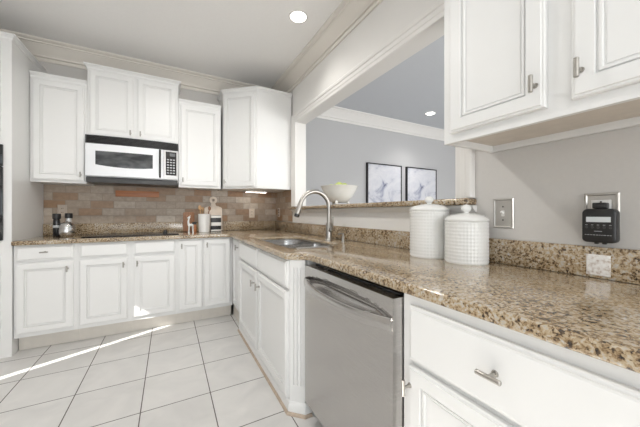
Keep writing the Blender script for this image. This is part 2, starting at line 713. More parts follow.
def pull(b, x, z, vert, y=-.021, L=.052):
    """T shaped bar on one post, front towards -y"""
    b.cyl((x, y, z), (x, y - .004, z), .0085, .0075, 16)
    b.cyl((x, y - .003, z), (x, y - .026, z), .0048, .0048, 12)
    d = Vector((0, 0, 1)) if vert else Vector((1, 0, 0))
    c = Vector((x, y - .030, z))
    b.cyl(c - d * L / 2, c + d * L / 2, .0062, .0062, 14, bev=.0015)


def add_door(root, x0, x1, z0, z1, hx=None, hz=None, rings=DOOR, name='door', vert=True, y0=0.0, L=.052):
    b = B(); b.relief(x0, x1, z0, z1, rings, y0 - .0005)
    d = obj(name, b, 'cabinet_white', root, 0)
    if hx is not None:
        h = B(); pull(h, hx, hz, vert, y0 - .0215, L)
        obj('handle', h, 'nickel', d, 40)
    return d


def carcass(root, x0, x1, z0, z1, depth, top=False, front=True):
    b = B()
    th = .018
    b.box(x0, x0 + th, .0, depth, z0, z1)
    b.box(x1 - th, x1, .0, depth, z0, z1)
    b.box(x0 + th, x1 - th, depth - .006, depth, z0, z1)
    b.box(x0 + th, x1 - th, .019, depth - .006, z0, z0 + th)
    if top:
        b.box(x0 + th, x1 - th, .019, depth - .006, z1 - th, z1)
    b.box(x0 + th, x1 - th, .0, .019, z0, z1)
    return obj('body', b, 'cabinet_white', root, 30)


G_BASE = 'white base cabinets along the back wall'
YFACE = 3.14


def base_cab(label, x0, x1, fronts, group=G_BASE):
    """fronts: (kind, x0, x1, z0, z1, hx, hz)"""
    r = thing('base_cabinet', label, 'cabinet', (x0, YFACE, 0), 0, group)
    wd = x1 - x0
    carcass(r, .0005, wd - .0005, .13, .882, .585)
    b = B(); b.box(.0005, wd - .0005, .085, .10, .0, .13)
    obj('toe_kick', b, 'toe_paint', r)
    for kind, a, c, z0, z1, hx, hz in fronts:
        if kind == 'drawer':
            add_door(r, a - x0, c - x0, z0, z1, None if hx is None else hx - x0, hz, SLAB, 'drawer', False)
        else:
            add_door(r, a - x0, c - x0, z0, z1, None if hx is None else hx - x0, hz)
    return r


base_cab('white base cabinet beside the oven tower, its drawer fitted with a small bar pull', -1.098, -.705,
         [('drawer', -1.082, -.726, .755, .872, -.906, .822), ('door', -1.082, -.726, .165, .735, -.762, .672)])
base_cab('white base cabinet under the cooktop, plain drawer front, handle at upper right of its door', -.705, -.314,
         [('drawer', -.685, -.337, .755, .872, None, None), ('door', -.685, -.337, .165, .735, -.368, .672)])
base_cab('white base cabinet with the sun patch on its door, handle at upper left', -.314, .071,
         [('drawer', -.290, .053, .755, .872, None, None), ('door', -.290, .053, .165, .735, -.262, .672)])
base_cab('narrow white base cabinet with one full height slim door, no drawer', .071, .314,
         [('door', .089, .304, .165, .868, .112, .812)])
base_cab('white base cabinet in the inner corner with a wider full height door', .314, .614,
         [('door', .323, .587, .165, .868, .350, .812)])

# ---- right hand run
ROT = -PI / 2
# slim filler cabinet in the corner facing the room
r = thing('base_cabinet', 'very slim white corner cabinet front squeezed between corner and sink cabinet', 'cabinet',
          (.628, 3.125, 0), ROT)
b = B(); b.box(.0, .37, .0, .02, .13, .882); b.box(.352, .37, .02, .60, .13, .882)
obj('body', b, 'cabinet_white', r)
b = B(); b.box(-.09, .37, .012, .026, 0, .13)
obj('toe_kick', b, 'toe_paint', r)
add_door(r, .03, .34, .165, .868, .31, .80)

# sink cabinet, standing proud of the run
r = thing('sink_cabinet', 'white sink base cabinet with two doors, two false drawer fronts and a fluted corner', 'cabinet',
          (.61, 2.753, 0), ROT)
LW = 2.753 - 1.479
b = B()
b.box(.0, LW, .0, .019, .0, .882)
b.box(.0, .018, .019, .70, .0, .882)
b.box(LW + .052, LW + .070, .085, .70, .0, .882)
b.box(.018, LW + .05, .60, .612, .08, .882)
b.box(.018, LW + .0, .019, .60, .08, .098)
obj('body', b, 'cabinet_white', r)
for k, (a, c) in enumerate(((.055, .650), (.680, 1.262))):
    add_door(r, a, c, .715, .872, None, None, SLAB, 'drawer', False)
    add_door(r, a, c, .085, .695, (.600 if k == 0 else .735), .60)
# fluted pilaster on the clipped corner
b = B()
ux = Vector((1, 1)).normalized()
W = .0915
prof = [(0, 0)]
for c in (.024, .0457, .0675):
    prof += [(c - .0045, 0), (c - .0035, .007), (c, .009), (c + .0035, .007), (c + .0045, 0)]
prof += [(W, 0), (W, .03), (0, .03)]
mat = Matrix.Translation((LW, 0, 0)) @ Matrix.Rotation(PI / 4, 4, 'Z')
b.prism(prof, .165, .835, M4=mat)
b.prism([(0, 0), (W, 0), (W, .03), (0, .03)], .835, .882, M4=mat)
b.prism([(0, 0), (W, 0), (W, .03), (0, .03)], .0, .165, M4=mat)
obj('pilaster', b, 'cabinet_white', r, 0)
b = B()
b.sweep([(.0, .0), (LW, 0), (LW + .0648, .0648), (LW + .0648, .10)],
        [(0, .001), (.012, .001), (.012, .045), (.009, .055), (.004, .066), (.0, .070)], 1)
obj('base_moulding', b, 'cabinet_white', r)
b = B()
b.sweep([(.0, .0), (LW, 0), (LW + .0648, .0648), (LW + .0648, .10)],
        [(.0125, .0), (.024, .0), (.023, .008), (.019, .014), (.0125, .016)], 1)
obj('shoe_moulding', b, 'shoe_wood', r, label='thin brown wooden strip along the floor')

# dishwasher
DWX = .655
r = thing('dishwasher', 'stainless steel dishwasher with a bowed bar handle under the granite counter', 'dishwasher',
          (DWX, 1.372, 0), ROT)
DW = 1.372 - .693
t = bmesh.new()
nx, nz = 72, 120
zz0, zz1 = .115, .862
gv = []
for j in range(nz + 1):
    row = []
    z = zz0 + (zz1 - zz0) * j / nz
    for i in range(nx + 1):
        x = DW * i / nx
        u = 2 * x / DW - 1
        s = max(0, 1 - u * u)
        zc = .783
        d = .0
        hw = .046 * s ** .5 + 1e-4
        if abs(z - zc) < hw and 0 < s:
            d = .048 * min(1, 1.5 * s) * (1 - ((z - zc) / hw) ** 2)
        row.append(t.verts.new((x, d, z)))
    gv.append(row)
for j in range(nz):
    for i in range(nx):
        t.faces.new((gv[j][i], gv[j][i + 1], gv[j + 1][i + 1], gv[j + 1][i]))
# edges turned back to the sides
rim = [gv[0][i] for i in range(nx + 1)] + [gv[j][nx] for j in range(1, nz + 1)] + \
      [gv[nz][i] for i in range(nx - 1, -1, -1)] + [gv[j][0] for j in range(nz - 1, 0, -1)]
back = [t.verts.new((v.co.x, .052, v.co.z)) for v in rim]
for k in range(len(rim)):
    l = (k + 1) % len(rim)
    t.faces.new((rim[k], back[k], back[l], rim[l]))
t.faces.new(back)
bmesh.ops.recalc_face_normals(t, faces=t.faces[:])
b = B(); b._merge(t)
dr = obj('door', b, 'stainless', r, 40)
# bowed strap handle
t = bmesh.new()
rows = []
for i in range(25):
    u = -1 + 2 * i / 24
    x = DW * (i / 24) * .985 + DW * .0075
    yb = -.008 - .046 * (1 - abs(u) ** 2.4)
    zc = .774 - .010 * (1 - u * u)
    hh = .026 - .003 * abs(u)
    rows.append([t.verts.new((x, yb + dy, zc + dz)) for dy, dz in
                 ((0, -hh + .004), (0.0035, -hh), (.010, -hh), (.0125, -hh + .004), (.0125, hh - .004), (.010, hh), (.0035, hh), (0, hh - .004), (-.003, 0))])
for a, c in zip(rows, rows[1:]):
    for k in range(9):
        l = (k + 1) % 9
        t.faces.new((a[k], a[l], c[l], c[k]))
t.faces.new(rows[0]); t.faces.new(rows[-1][::-1])
bmesh.ops.recalc_face_normals(t, faces=t.faces[:])
b = B(); b._merge(t)
obj('handle', b, 'stainless', dr, 40, label='bowed brushed steel bar handle')
b = B(); b.box(.004, DW - .004, .0525, .60, .115, .845)
obj('tub', b, 'black_plastic', r)
b = B(); b.box(.02, DW - .02, .053, .30, .847, .868, .002)
obj('control_strip', b, 'black_gloss', r, label='black control strip hidden in the top edge')
b = B(); b.box(.004, DW - .004, .075, .09, .0, .113)
obj('toe_kick', b, 'black_plastic', r)

# drawer cabinet in the foreground
r = thing('base_cabinet', 'white foreground base cabinet right of the dishwasher with a wide drawer and bar pull', 'cabinet',
          (.70, .688, 0), ROT)
WD = .63
carcass(r, .0, WD, .13, .882, .62)
b = B(); b.box(0, WD, .075, .09, 0, .13)
obj('toe_kick', b, 'toe_paint', r)
add_door(r, .036, .592, .675, .850, .310, .768, SLAB, 'drawer', False, L=.058)
add_door(r, .036, .592, .165, .658, .046, .596)
r = thing('base_cabinet', 'white base cabinet at the near right end below the counter, mostly out of frame', 'cabinet',
          (.70, .057, 0), ROT)
carcass(r, .0, .74, .13, .882, .62)
b = B(); b.box(0, .74, .075, .09, 0, .13)
obj('toe_kick', b, 'toe_paint', r)
add_door(r, .036, .70, .675, .850, .368, .768, SLAB, 'drawer', False, L=.058)
add_door(r, .036, .70, .165, .658, .66, .596)

# ------------------------------------------------------------------ granite worktop with the sink cut out
CT0, CT1 = .884, .920


def rounded(poly, rad, seg=6):
    out = []
    n = len(poly)
    for i in range(n):
        p, a, c = Vector(poly[i]), Vector(poly[i - 1]), Vector(poly[(i + 1) % n])
        r_ = rad[i]
        if r_ <= 0:
            out.append(p)
            continue
        d1, d2 = (a - p).normalized(), (c - p).normalized()
        ang = d1.angle(d2)
        tl = r_ / math.tan(ang / 2)
        ctr = p + (d1 + d2).normalized() * (r_ / math.sin(ang / 2))
        s, e = p + d1 * tl, p + d2 * tl
        a0 = math.atan2(s.y - ctr.y, s.x - ctr.x)
        a1 = math.atan2(e.y - ctr.y, e.x - ctr.x)
        da = (a1 - a0 + PI) % (2 * PI) - PI
        for k in range(seg + 1):
            an = a0 + da * k / seg
            out.append(ctr + Vector((math.cos(an), math.sin(an))) * r_)
    return out


SINK = rounded([(.685, 1.635), (1.09, 1.635), (1.09, 2.46), (.685, 2.46)], [.05, .15, .15, .04], 8)


def plate_curve(name, loops, z0, z1, bev):
    cu = bpy.data.curves.new(name, 'CURVE')
    cu.dimensions = '2D'
    cu.fill_mode = 'BOTH'
    for lp in loops:
        s = cu.splines.new('POLY')
        s.points.add(len(lp) - 1)
        for q, p in zip(s.points, lp):
            q.co = (p[0], p[1], 0, 1)
        s.use_cyclic_u = True
    cu.extrude = (z1 - z0) / 2 - bev
    cu.bevel_depth = bev
    cu.bevel_resolution = 3
    cu.offset = -bev
    o = bpy.data.objects.new(name + '_c', cu)
    COL.objects.link(o)
    dg = bpy.context.evaluated_depsgraph_get()
    me = bpy.data.meshes.new_from_object(o.evaluated_get(dg))
    bpy.data.objects.remove(o)
    b = B()
    t = bmesh.new()
    t.from_mesh(me)
    for v in t.verts:
        v.co.z += (z0 + z1) / 2
    bmesh.ops.remove_doubles(t, verts=t.verts[:], dist=1e-5)
    b._merge(t)
    return b


OUT = rounded([(-1.099, 3.748), (-1.099, 3.10), (.577, 3.10), (.572, 1.455), (.676, 1.382), (.676, -.70), (1.333, -.70), (1.333, 3.748)],
              [0, 0, .03, .02, .02, 0, 0, 0], 5)
b = plate_curve('slab', [OUT, SINK], CT0, CT1, .008)
for v in b.bm.verts:            # the slab is thinner round the cut-out, built up at its front edge
    if .67 < v.co.x < 1.11 and 1.62 < v.co.y < 2.48 and v.co.z < .9:
        v.co.z = .899
tag(obj('granite_worktop', b, 'granite', None, 40),
    'speckled beige and brown granite worktop running round the corner with the sink cut into it', 'countertop')
b = B()
b.box(-1.099, XR - .001, YB - .0225, YB - .001, CT1 + .0005, 1.035, .004)
tag(obj('granite_upstand', b, 'granite'), 'granite upstand along the back wall below the stone tiles', 'backsplash')
b = B()
b.box(XR - .0225, XR - .001, -.70, YB - .0235, CT1 + .0005, 1.030, .004)
tag(obj('granite_upstand', b, 'granite'), 'granite upstand along the right wall behind sink and canisters', 'backsplash')

# pass-through sill
b = B()
b.box(1.265, 1.535, .832, 3.12, 1.187, 1.221, .012, 4)
tag(obj('granite_ledge', b, 'granite'), 'granite ledge on the half wall of the pass-through opening', 'ledge')

# ------------------------------------------------------------------ sink, faucet
sk = thing('kitchen_sink', 'stainless steel undermount double bowl sink set into the granite', 'sink', (0, 0, .8975))


def bowl(loop, depth, zt=-.002):
    t = bmesh.new()
    ctr = sum((Vector(p) for p in loop), Vector((0, 0))) / len(loop)
    rows = []
    for sc, z in ((1.0, zt), (.985, zt - .01), (.955, zt - depth * .85), (.93, zt - depth * .95), (.86, zt - depth), (.10, zt - depth - .006)):
        rows.append([t.verts.new((ctr.x + (p[0] - ctr.x) * sc, ctr.y + (p[1] - ctr.y) * sc, z)) for p in loop])
    for a, c in zip(rows, rows[1:]):
        for k in range(len(loop)):
            l = (k + 1) % len(loop)
            t.faces.new((a[k], a[l], c[l], c[k]))
    t.faces.new(rows[-1])
    # outer skin
    ext = bmesh.ops.solidify(t, geom=t.faces[:], thickness=.0015)
    bmesh.ops.recalc_face_normals(t, faces=t.faces[:])
    return t


for y0, y1, rad in ((1.640, 2.015, (.05, .14, .05, .05)), (2.045, 2.455, (.05, .05, .14, .04))):
    b = B(); b._merge(bowl(rounded([(.690, y0), (1.084, y0), (1.084, y1), (.690, y1)], rad, 7), .19))
    bo = obj('bowl', b, 'sink_steel', sk, 50)
    b = B(); b.lathe([(0, .002), (.03, .002), (.042, .004), (.045, 0), (.045, -.004), (0, -.004)], (.894, (y0 + y1) / 2, -.190), n=24)
    obj('drain', b, 'steel_smooth', bo)
b = B(); b.box(.715, 1.075, 2.019, 2.041, -.022, -.006, .004)
obj('divider', b, 'sink_steel', sk)
b = B(); b.tube([(.72, 1.641, .0205), (.80, 1.641, .0205), (.90, 1.641, .0205), (.955, 1.645, .0205), (1.0, 1.662, .0205)], .0045, 10)
obj('rim', b, 'steel_smooth', sk)

FX, FY = 1.175, 2.0
fc = thing('kitchen_faucet', 'brushed nickel gooseneck pull-down faucet behind the sink', 'faucet', (FX, FY, CT1))
b = B()
b.lathe([(0, 0), (.033, 0), (.033, .006), (.028, .012), (.026, .03), (.026, .135), (.0185, .148), (.0, .15)], n=28)
obj('base', b, 'nickel', fc)
pts = [(0, 0, .13)]
for k in range(0, 4):
    pts.append((0, 0, .14 + .042 * k))
R, zc = .135, .265
for k in range(1, 19):
    a = PI * k / 18 * .92
    pts.append((-R + R * math.cos(a), -.01 * k / 18, zc + R * math.sin(a)))
b = B(); b.tube(pts, .0175, 18)
sp = obj('spout', b, 'nickel', fc, 60)
e = Vector(pts[-1]); dvec = (Vector(pts[-1]) - Vector(pts[-2])).normalized()
b = B()
b.lathe([(0, 0), (.0185, 0), (.0195, .01), (.0215, .05), (.0205, .085), (0, .087)], e, dvec, 22)
hd = obj('spray_head', b, 'nickel', fc, 40)
b = B()
p2 = e + dvec * .087
b.lathe([(0, 0), (.0205, 0), (.0205, .014), (.017, .022), (0, .022)], p2, dvec, 20)
obj('nozzle', b, 'dark_grey', hd, 40)
b = B()
b.cyl((.0, -.022, .085), (.0, -.052, .088), .018, .016, 18, bev=.002)
b.tube([(0, -.046, .088), (-.002, -.056, .11), (-.004, -.064, .15), (-.004, -.068, .195)], .006, 12, [.012, .011, .0095, .008])
obj('lever', b, 'nickel', fc, 50)
# dispenser
ds = thing('soap_dispenser', 'small nickel soap dispenser on the counter right of the faucet', 'soap dispenser', (1.185, 1.80, CT1))
b = B(); b.lathe([(0, 0), (.018, 0), (.018, .005), (.012, .009), (.011, .045), (.008, .05), (0, .05)], n=20)
obj('body', b, 'nickel', ds)
b = B(); b.cyl((0, 0, .049), (0, 0, .066), .006, .006, 12); b.tube([(.006, 0, .064), (-.02, 0, .068), (-.045, 0, .062)], .005, 10)
obj('spout', b, 'nickel', ds)

# ------------------------------------------------------------------ wall cabinets, back wall
G_UP = 'white wall cabinets on the back wall'
TOPM = [(0, -.04), (.004, -.04), (.006, -.032), (.006, -.024), (.012, -.018), (.022, -.006), (.026, -.004), (.026, .006),
        (0, .006)]


def upper(label, x0, x1, z0, z1, doors, sides=(1, 1)):
    r = thing('wall_cabinet', label, 'cabinet', (x0, 3.44, z0), 0, G_UP)
    wd, h = x1 - x0, z1 - z0
    dp = YB - .012 - 3.44
    b = B(); b.box(.0008, wd - .0008, 0, dp, 0.0, h - .002)
    obj('body', b, 'cabinet_white', r)
    path = [(0.001, 0), (wd - .001, 0)]
    if sides[0]:
        path = [(0.001, dp)] + path
    if sides[1]:
        path = path + [(wd - .001, dp)]
    b = B(); b.sweep([(x, y, h) for x, y in path], TOPM)
    obj('top_moulding', b, 'cabinet_white', r, 25)
    for a, c, da, dc, hx, hz in doors:
        add_door(r, a - x0, c - x0, da - z0, dc - z0, hx - x0, hz - z0)
    return r


upper('shorter white wall cabinet left of the microwave, single door', -1.098, -.697, 1.43, 2.415,
      [(-1.078, -.716, 1.452, 2.36, -.740, 1.51)], (0, 0))
upper('raised white two door wall cabinet above the microwave', -.696, .092, 1.893, 2.590,
      [(-.676, -.318, 1.910, 2.535, -.345, 1.960), (-.286, .072, 1.910, 2.535, -.259, 1.960)], (1, 1))
upper('shorter white wall cabinet right of the microwave, single door', .093, .538, 1.43, 2.40,
      [(.113, .520, 1.452, 2.345, .135, 1.51)], (0, 0))
# diagonal corner wall cabinet
r = thing('wall_cabinet', 'tall white diagonal corner wall cabinet beside the pass-through', 'cabinet', (.0, .0, 1.43), 0, G_UP)
PA, PB = Vector((.565, 3.448)), Vector((.895, 3.158))
poly = [(XR - .013, 3.158), (XR - .013, YB - .012), (.565, YB - .012), (PA.x, PA.y), (PB.x, PB.y)]
b = B(); b.prism(poly[::-1], 0, 1.165)
obj('body', b, 'cabinet_white', r)
b = B(); b.sweep([(.565, YB - .012, 1.167), (PA.x, PA.y, 1.167), (PB.x, PB.y, 1.167), (XR - .013, 3.158, 1.167)], TOPM)
obj('top_moulding', b, 'cabinet_white', r, 25)
dl = (PB - PA).length
an = math.atan2(PB.y - PA.y, PB.x - PA.x)
b = B(); b.relief(.02, dl - .022, .022, 1.11, DOOR, -.0005)
d = obj('door', b, 'cabinet_white', r, 0)
d.location = (PA.x, PA.y, 0)
d.rotation_euler = (0, 0, an)
h = B(); pull(h, .046, .08, True, -.0215)
obj('handle', h, 'nickel', d, 40)

# microwave
mw = thing('microwave', 'white over-the-range microwave with dark window above the cooktop', 'microwave', (-.694, 3.37, 1.442))
MWW = .782
b = B(); b.box(.0, MWW, .0, YB - .013 - 3.37, .022, .449, .004)
obj('body', b, 'appliance_white', mw)
b = B(); b.box(.004, MWW - .004, -.012, .30, -.004, .052, .006)
obj('base', b, 'dark_grey', mw, label='dark grey underside with lamp lens')


def bow(u):
    return -.020 - .026 * (1 - u * u)


# bowed door front
def bowed(x0, x1, z0, z1, thick, off=0.0, n=16, zl=None, bev=0):
    t = bmesh.new()
    rows = []
    for i in range(n + 1):
        x = x0 + (x1 - x0) * i / n
        y = bow(2 * x / MWW - 1) + off
        zz = z0 if zl is None else zl(x)
        e_ = .003
        rows.append([t.verts.new((x, yy, z)) for yy, z in ((y + e_, zz), (y, zz + e_), (y, z1 - e_), (y + e_, z1), (y + thick, z1), (y + thick, zz))])
    for a, c in zip(rows, rows[1:]):
        for k in range(6):
            l = (k + 1) % 6
            t.faces.new((a[k], a[l], c[l], c[k]))
    t.faces.new(rows[0]); t.faces.new(rows[-1][::-1])
    bmesh.ops.recalc_face_normals(t, faces=t.faces[:])
    b = B(); b._merge(t)
    return b


md = obj('door', bowed(.002, .640, .058, .366, .02), 'appliance_white', mw, 30)
obj('window', bowed(.078, .548, .112, .300, .01, -.0016, zl=lambda x: .166 - .018 * (1 - (2 * (x - .317) / .47) ** 2) - .008 * (x - .082) / .47),
    'window_glass', md, 30, label='dark glass window')
b = B(); b.tube([(.612, bow(.56) - .004, .075), (.612, bow(.56) - .024, .10), (.612, bow(.56) - .028, .20), (.612, bow(.56) - .024, .335), (.612, bow(.56) - .004, .358)], .0095, 12)
obj('handle', b, 'black_gloss', md, 50, label='black vertical grip')
pn = obj('control_panel', bowed(.645, .780, .058, .366, .02, 0, 8), 'appliance_silver', mw, 30)
obj('keypad', bowed(.664, .764, .100, .352, .006, -.0016, 8), 'black_gloss', pn, 30)
for rr in range(6):
    for cc in range(3):
        x = .674 + cc * .028
        z = .120 + rr * .028
        y = bow(2 * x / MWW - 1) - .0026
        b = B(); b.box(x, x + .020, y, y + .002, z, z + .012)
        obj('button', b, 'print_grey', pn, 0)
b = B(); x = .674; y = bow(2 * .71 / MWW - 1) - .0026; b.box(x, x + .078, y, y + .004, .300, .335)
obj('display', b, 'window_glass', pn, 0)
gr = bowed(.0, MWW, .370, .448, .02, .004)
gl = obj('vent_grille', gr, 'black_plastic', mw, 30, label='black slotted vent along the top')
b = bowed(.01, MWW - .01, .378, .386, .004, .001)
for k in range(1, 5):
    b2 = bowed(.01, MWW - .01, .378 + k * .013, .385 + k * .013, .004, .001)
    b2.bm.to_mesh(me_ := bpy.data.meshes.new('t')); b2.bm.free(); b.bm.from_mesh(me_); bpy.data.meshes.remove(me_)
obj('louvre', b, 'black_gloss', gl, 30)

# oven tower
ot = thing('oven_tower', 'tall white oven tower cabinet at the left edge of the kitchen', 'cabinet', (-1.94, 3.12, 0))
TW = .838
b = B()
for x0, x1, y0, y1, z0, z1 in ((0, .02, 0, .628, .0, 2.56), (TW - .02, TW, 0, .628, 0, 2.56), (.02, TW - .02, .61, .628, 0, 2.56),
                               (.02, TW - .02, .02, .61, 2.54, 2.56), (.02, TW - .02, 0, .02, 0, .925), (.02, TW - .02, 0, .02, 1.69, 2.56),
                               (.02, .055, 0, .02, .925, 1.69), (TW - .058, TW - .02, 0, .02, .925, 1.69)):
    b.box(x0, x1, y0, y1, z0, z1)
obj('body', b, 'cabinet_white', ot)
b = B(); b.sweep([(0, .628, 2.562), (0, 0, 2.562), (TW, 0, 2.562), (TW, .628, 2.562)], TOPM)
obj('top_moulding', b, 'cabinet_white', ot, 25)
for z0, z1 in ((.15, .375), (.385, .595), (.605, .815)):
    add_door(ot, .04, TW - .06, z0, z1, .40, (z0 + z1) / 2, SLAB, 'drawer', False)
add_door(ot, .04, .40, 1.74, 2.50, .36, 1.80)
add_door(ot, .405, TW - .06, 1.74, 2.50, .44, 1.80)
ov = thing('wall_oven', 'black built-in wall oven in the tall white tower at the left edge', 'oven', (-1.94, 3.12, .93))
b = B(); b.box(.060, TW - .063, .0, .50, .0, .755)
obj('body', b, 'black_plastic', ov)
b = B(); b.box(.05, TW - .045, -.022, -.001, .0, .58, .004)
od = obj('door', b, 'black_gloss', ov)
b = B(); b.cyl((.10, -.06, .53), (TW - .11, -.06, .53), .011, .011, 14, bev=.002)
for x in (.13, TW - .14):
    b.cyl((x, -.021, .53), (x, -.06, .53), .008, .008, 10)
obj('handle', b, 'black_plastic', od)
b = B(); b.box(.05, TW - .045, -.020, -.001, .585, .755, .004)
obj('control_panel', b, 'black_gloss', ov)

# ------------------------------------------------------------------ wall cabinet, right wall (foreground)
r = thing('wall_cabinet', 'large white two door wall cabinet in the upper right foreground above the counter', 'cabinet', (1.0, .76, 1.43), ROT)
UW, UD, UH = .79, XR - .003 - 1.0, 1.12
b = B()
b.box(0, UW, 0, .019, 0, UH)
b.box(0, .019, .019, UD, .0, UH)
b.box(UW - .019, UW, .019, UD, .0, UH)
b.box(.019, UW - .019, .019, UD, UH - .019, UH)
b.box(.019, UW - .019, UD - .008, UD, .04, UH - .019)
b.box(.019, UW - .019, UD - .020, UD, 0.0, .04, .002)
obj('body', b, 'cabinet_white', r)
b = B(); b.box(.019, UW - .019, .019, UD - .008, .026, .040)
obj('bottom_panel', b, 'under_bounce_tint', r, label='beige underside panel')
b = B(); b.cyl((.52, UD - .05, .026), (.52, UD - .05, .014), .004, .004, 10); b.cyl((.52, UD - .05, .014), (.535, UD - .05, .014), .003, .003, 8)
obj('hook', b, 'nickel', r)
b = B(); b.sweep([(0, UD, UH), (0, 0, UH), (UW, 0, UH), (UW, UD, UH)], TOPM)
obj('top_moulding', b, 'cabinet_white', r, 25)
add_door(r, .037, .357, .034, 1.065, .334, .105)
add_door(r, .418, .738, .034, 1.065, .440, .105)

# ------------------------------------------------------------------ cooktop
ck = thing('cooktop', 'black glass cooktop set in the back counter below the microwave', 'cooktop', (-.69, 3.20, CT1))
b = B(); b.box(0, .78, 0, .46, .0005, .010, .003)
obj('glass_top', b, 'black_gloss', ck)
for cx, cy, rr in ((.17, .13, .075), (.17, .33, .095), (.46, .13, .095), (.46, .33, .075)):
    b = B(); b.lathe([(rr - .003, .0102), (rr - .003, .0106), (rr, .0106), (rr, .0102)], (cx, cy, 0), n=40)
    obj('burner_ring', b, 'dark_grey', ck)
for k, (cx, cy) in enumerate(((.655, .10), (.655, .18), (.655, .26), (.655, .34))):
    b = B(); b.lathe([(0, .010), (.021, .010), (.020, .014), (.017, .030), (.015, .033), (0, .033)], (cx, cy, 0), n=22)
    b.box(cx - .003, cx + .003, cy - .017, cy + .017, .032, .037, .001)
    obj('knob', b, 'black_plastic', ck)

# ------------------------------------------------------------------ things on the back counter
t_ = thing('pepper_mill', 'tall dark bottle with a black cap nearest the oven tower', 'mill', (-.935, 3.50, CT1))
b = B(); b.lathe([(0, 0), (.025, 0), (.027, .004), (.027, .13), (.024, .155), (.022, .17), (0, .17)], n=26)
obj('body', b, 'black_gloss', t_)
b = B(); b.lathe([(0, .17), (.030, .17), (.031, .175), (.031, .215), (.028, .219), (0, .219)], n=26)
obj('cap', b, 'black_plastic', t_)
b = B(); b.lathe([(.0272, .085), (.0276, .086), (.0276, .108), (.0272, .109)], n=26)
obj('label_band', b, 'print_grey', t_, label='pale printed band')
t_ = thing('spice_grinder', 'clear bodied grinder with a black cap behind the round steel pot', 'mill', (-.862, 3.56, CT1))
b = B(); b.lathe([(0, 0), (.024, 0), (.026, .004), (.026, .12), (.022, .16), (.021, .175), (0, .175)], n=26)
obj('body', b, 'appliance_silver', t_)
b = B(); b.lathe([(0, .175), (.029, .175), (.030, .18), (.030, .219), (.027, .223), (0, .223)], n=26)
obj('cap', b, 'black_plastic', t_)
t_ = thing('steel_sugar_pot', 'small round polished steel pot with domed lid on the back counter', 'pot', (-.852, 3.47, CT1))
b = B(); b.lathe([(0, 0), (.040, 0), (.052, .012), (.060, .035), (.061, .065), (.057, .083), (0, .083)], n=30)
obj('body', b, 'steel_smooth', t_)
b = B(); b.lathe([(.0, .0835), (.060, .0835), (.060, .088), (.055, .110), (.040, .130), (.020, .141), (0, .143)], n=30)
ld = obj('lid', b, 'steel_smooth', t_)
b = B(); b.ball((0, 0, .150), .009)
obj('knob', b, 'steel_smooth', ld)

t_ = thing('cutting_board', 'brown wooden cutting board leaning on the tiles left of the utensil crock', 'cutting board', (.21, 3.63, CT1))
b = B(); b.prism(rounded([(-.062, 0), (.062, 0), (.062, .235), (-.062, .235)], [.01, .01, .02, .02], 4), -.008, .008, .002,
                 M4=Matrix.Translation((0, .04, 0.001)) @ Matrix.Rotation(PI / 2 - .16, 4, 'X'))
obj('board', b, 'wood_brown', t_)
t_ = thing('paddle_board', 'pale paddle serving board with round pierced handle leaning on the tiles', 'serving board', (.49, 3.615, CT1))
tm4 = Matrix.Translation((0, .053, .003)) @ Matrix.Rotation(PI / 2 - .12, 4, 'X')
b = B()
b.prism(rounded([(-.105, 0), (.105, 0), (.105, .29), (.03, .315), (.022, .345), (-.022, .345), (-.03, .315), (-.105, .29)],
                [.01, .01, .03, .02, 0, 0, .02, .03], 5), -.008, .008, .002, M4=tm4)
t = B(); t.lathe([(.020, -.008), (.045, -.008), (.047, -.006), (.047, .006), (.045, .008), (.020, .008), (.018, .006), (.018, -.006), (.020, -.008)], (0, .385, 0), n=30)
bmesh.ops.transform(t.bm, matrix=tm4, verts=t.bm.verts[:])
b._merge(t.bm)
obj('board', b, 'marble_board', t_)
t_ = thing('utensil_crock', 'white ceramic crock holding wooden spoons on the back counter', 'crock', (.362, 3.50, CT1))
b = B(); b.lathe([(0, 0), (.056, 0), (.060, .004), (.064, .10), (.067, .205), (.069, .212), (.066, .214), (.060, .208), (.058, .02), (0, .018)], n=36)
obj('pot', b, 'ceramic_white', t_)


def spoon(label, lean, ln, top_r, mat='wood_spoon'):
    o = thing('wooden_spoon', label, 'spoon', (.362, 3.50, CT1), 0, 'wooden utensils in the white crock')
    p0 = Vector((lean[0] * .11, lean[1] * .30, .022))
    dirv = Vector((lean[0], lean[1], 1)).normalized()
    b = B(); b.tube([p0, p0 + dirv * ln * .5, p0 + dirv * ln], .006, 10)
    obj('handle', b, mat, o)
    b = B()
    c = p0 + dirv * (ln + top_r * .9)
    b.ball(c, top_r, .75, .28, 1.15)
    obj('head', b, mat, o)


spoon('wooden spoon leaning left out of the white crock', (-.13, -.04), .245, .024)
spoon('wooden spatula standing in the middle of the white crock', (-.03, .10), .230, .022)
spoon('darker wooden spoon leaning right out of the white crock', (.15, -.05), .240, .022, 'wood_brown')
t_ = thing('banded_box', 'small dark box with pale bands right of the utensil crock', 'box', (.505, 3.60, CT1))
b = B(); b.box(-.058, .058, -.03, .03, .0, .195, .004)
obj('body', b, 'black_plastic', t_)
for z0, z1 in ((.068, .110), (.165, .192), (.004, .022)):
    b = B(); b.box(-.0592, .0592, -.0312, .0312, z0, z1, .001)
    obj('band', b, 'plate_white', t_, label='pale band')
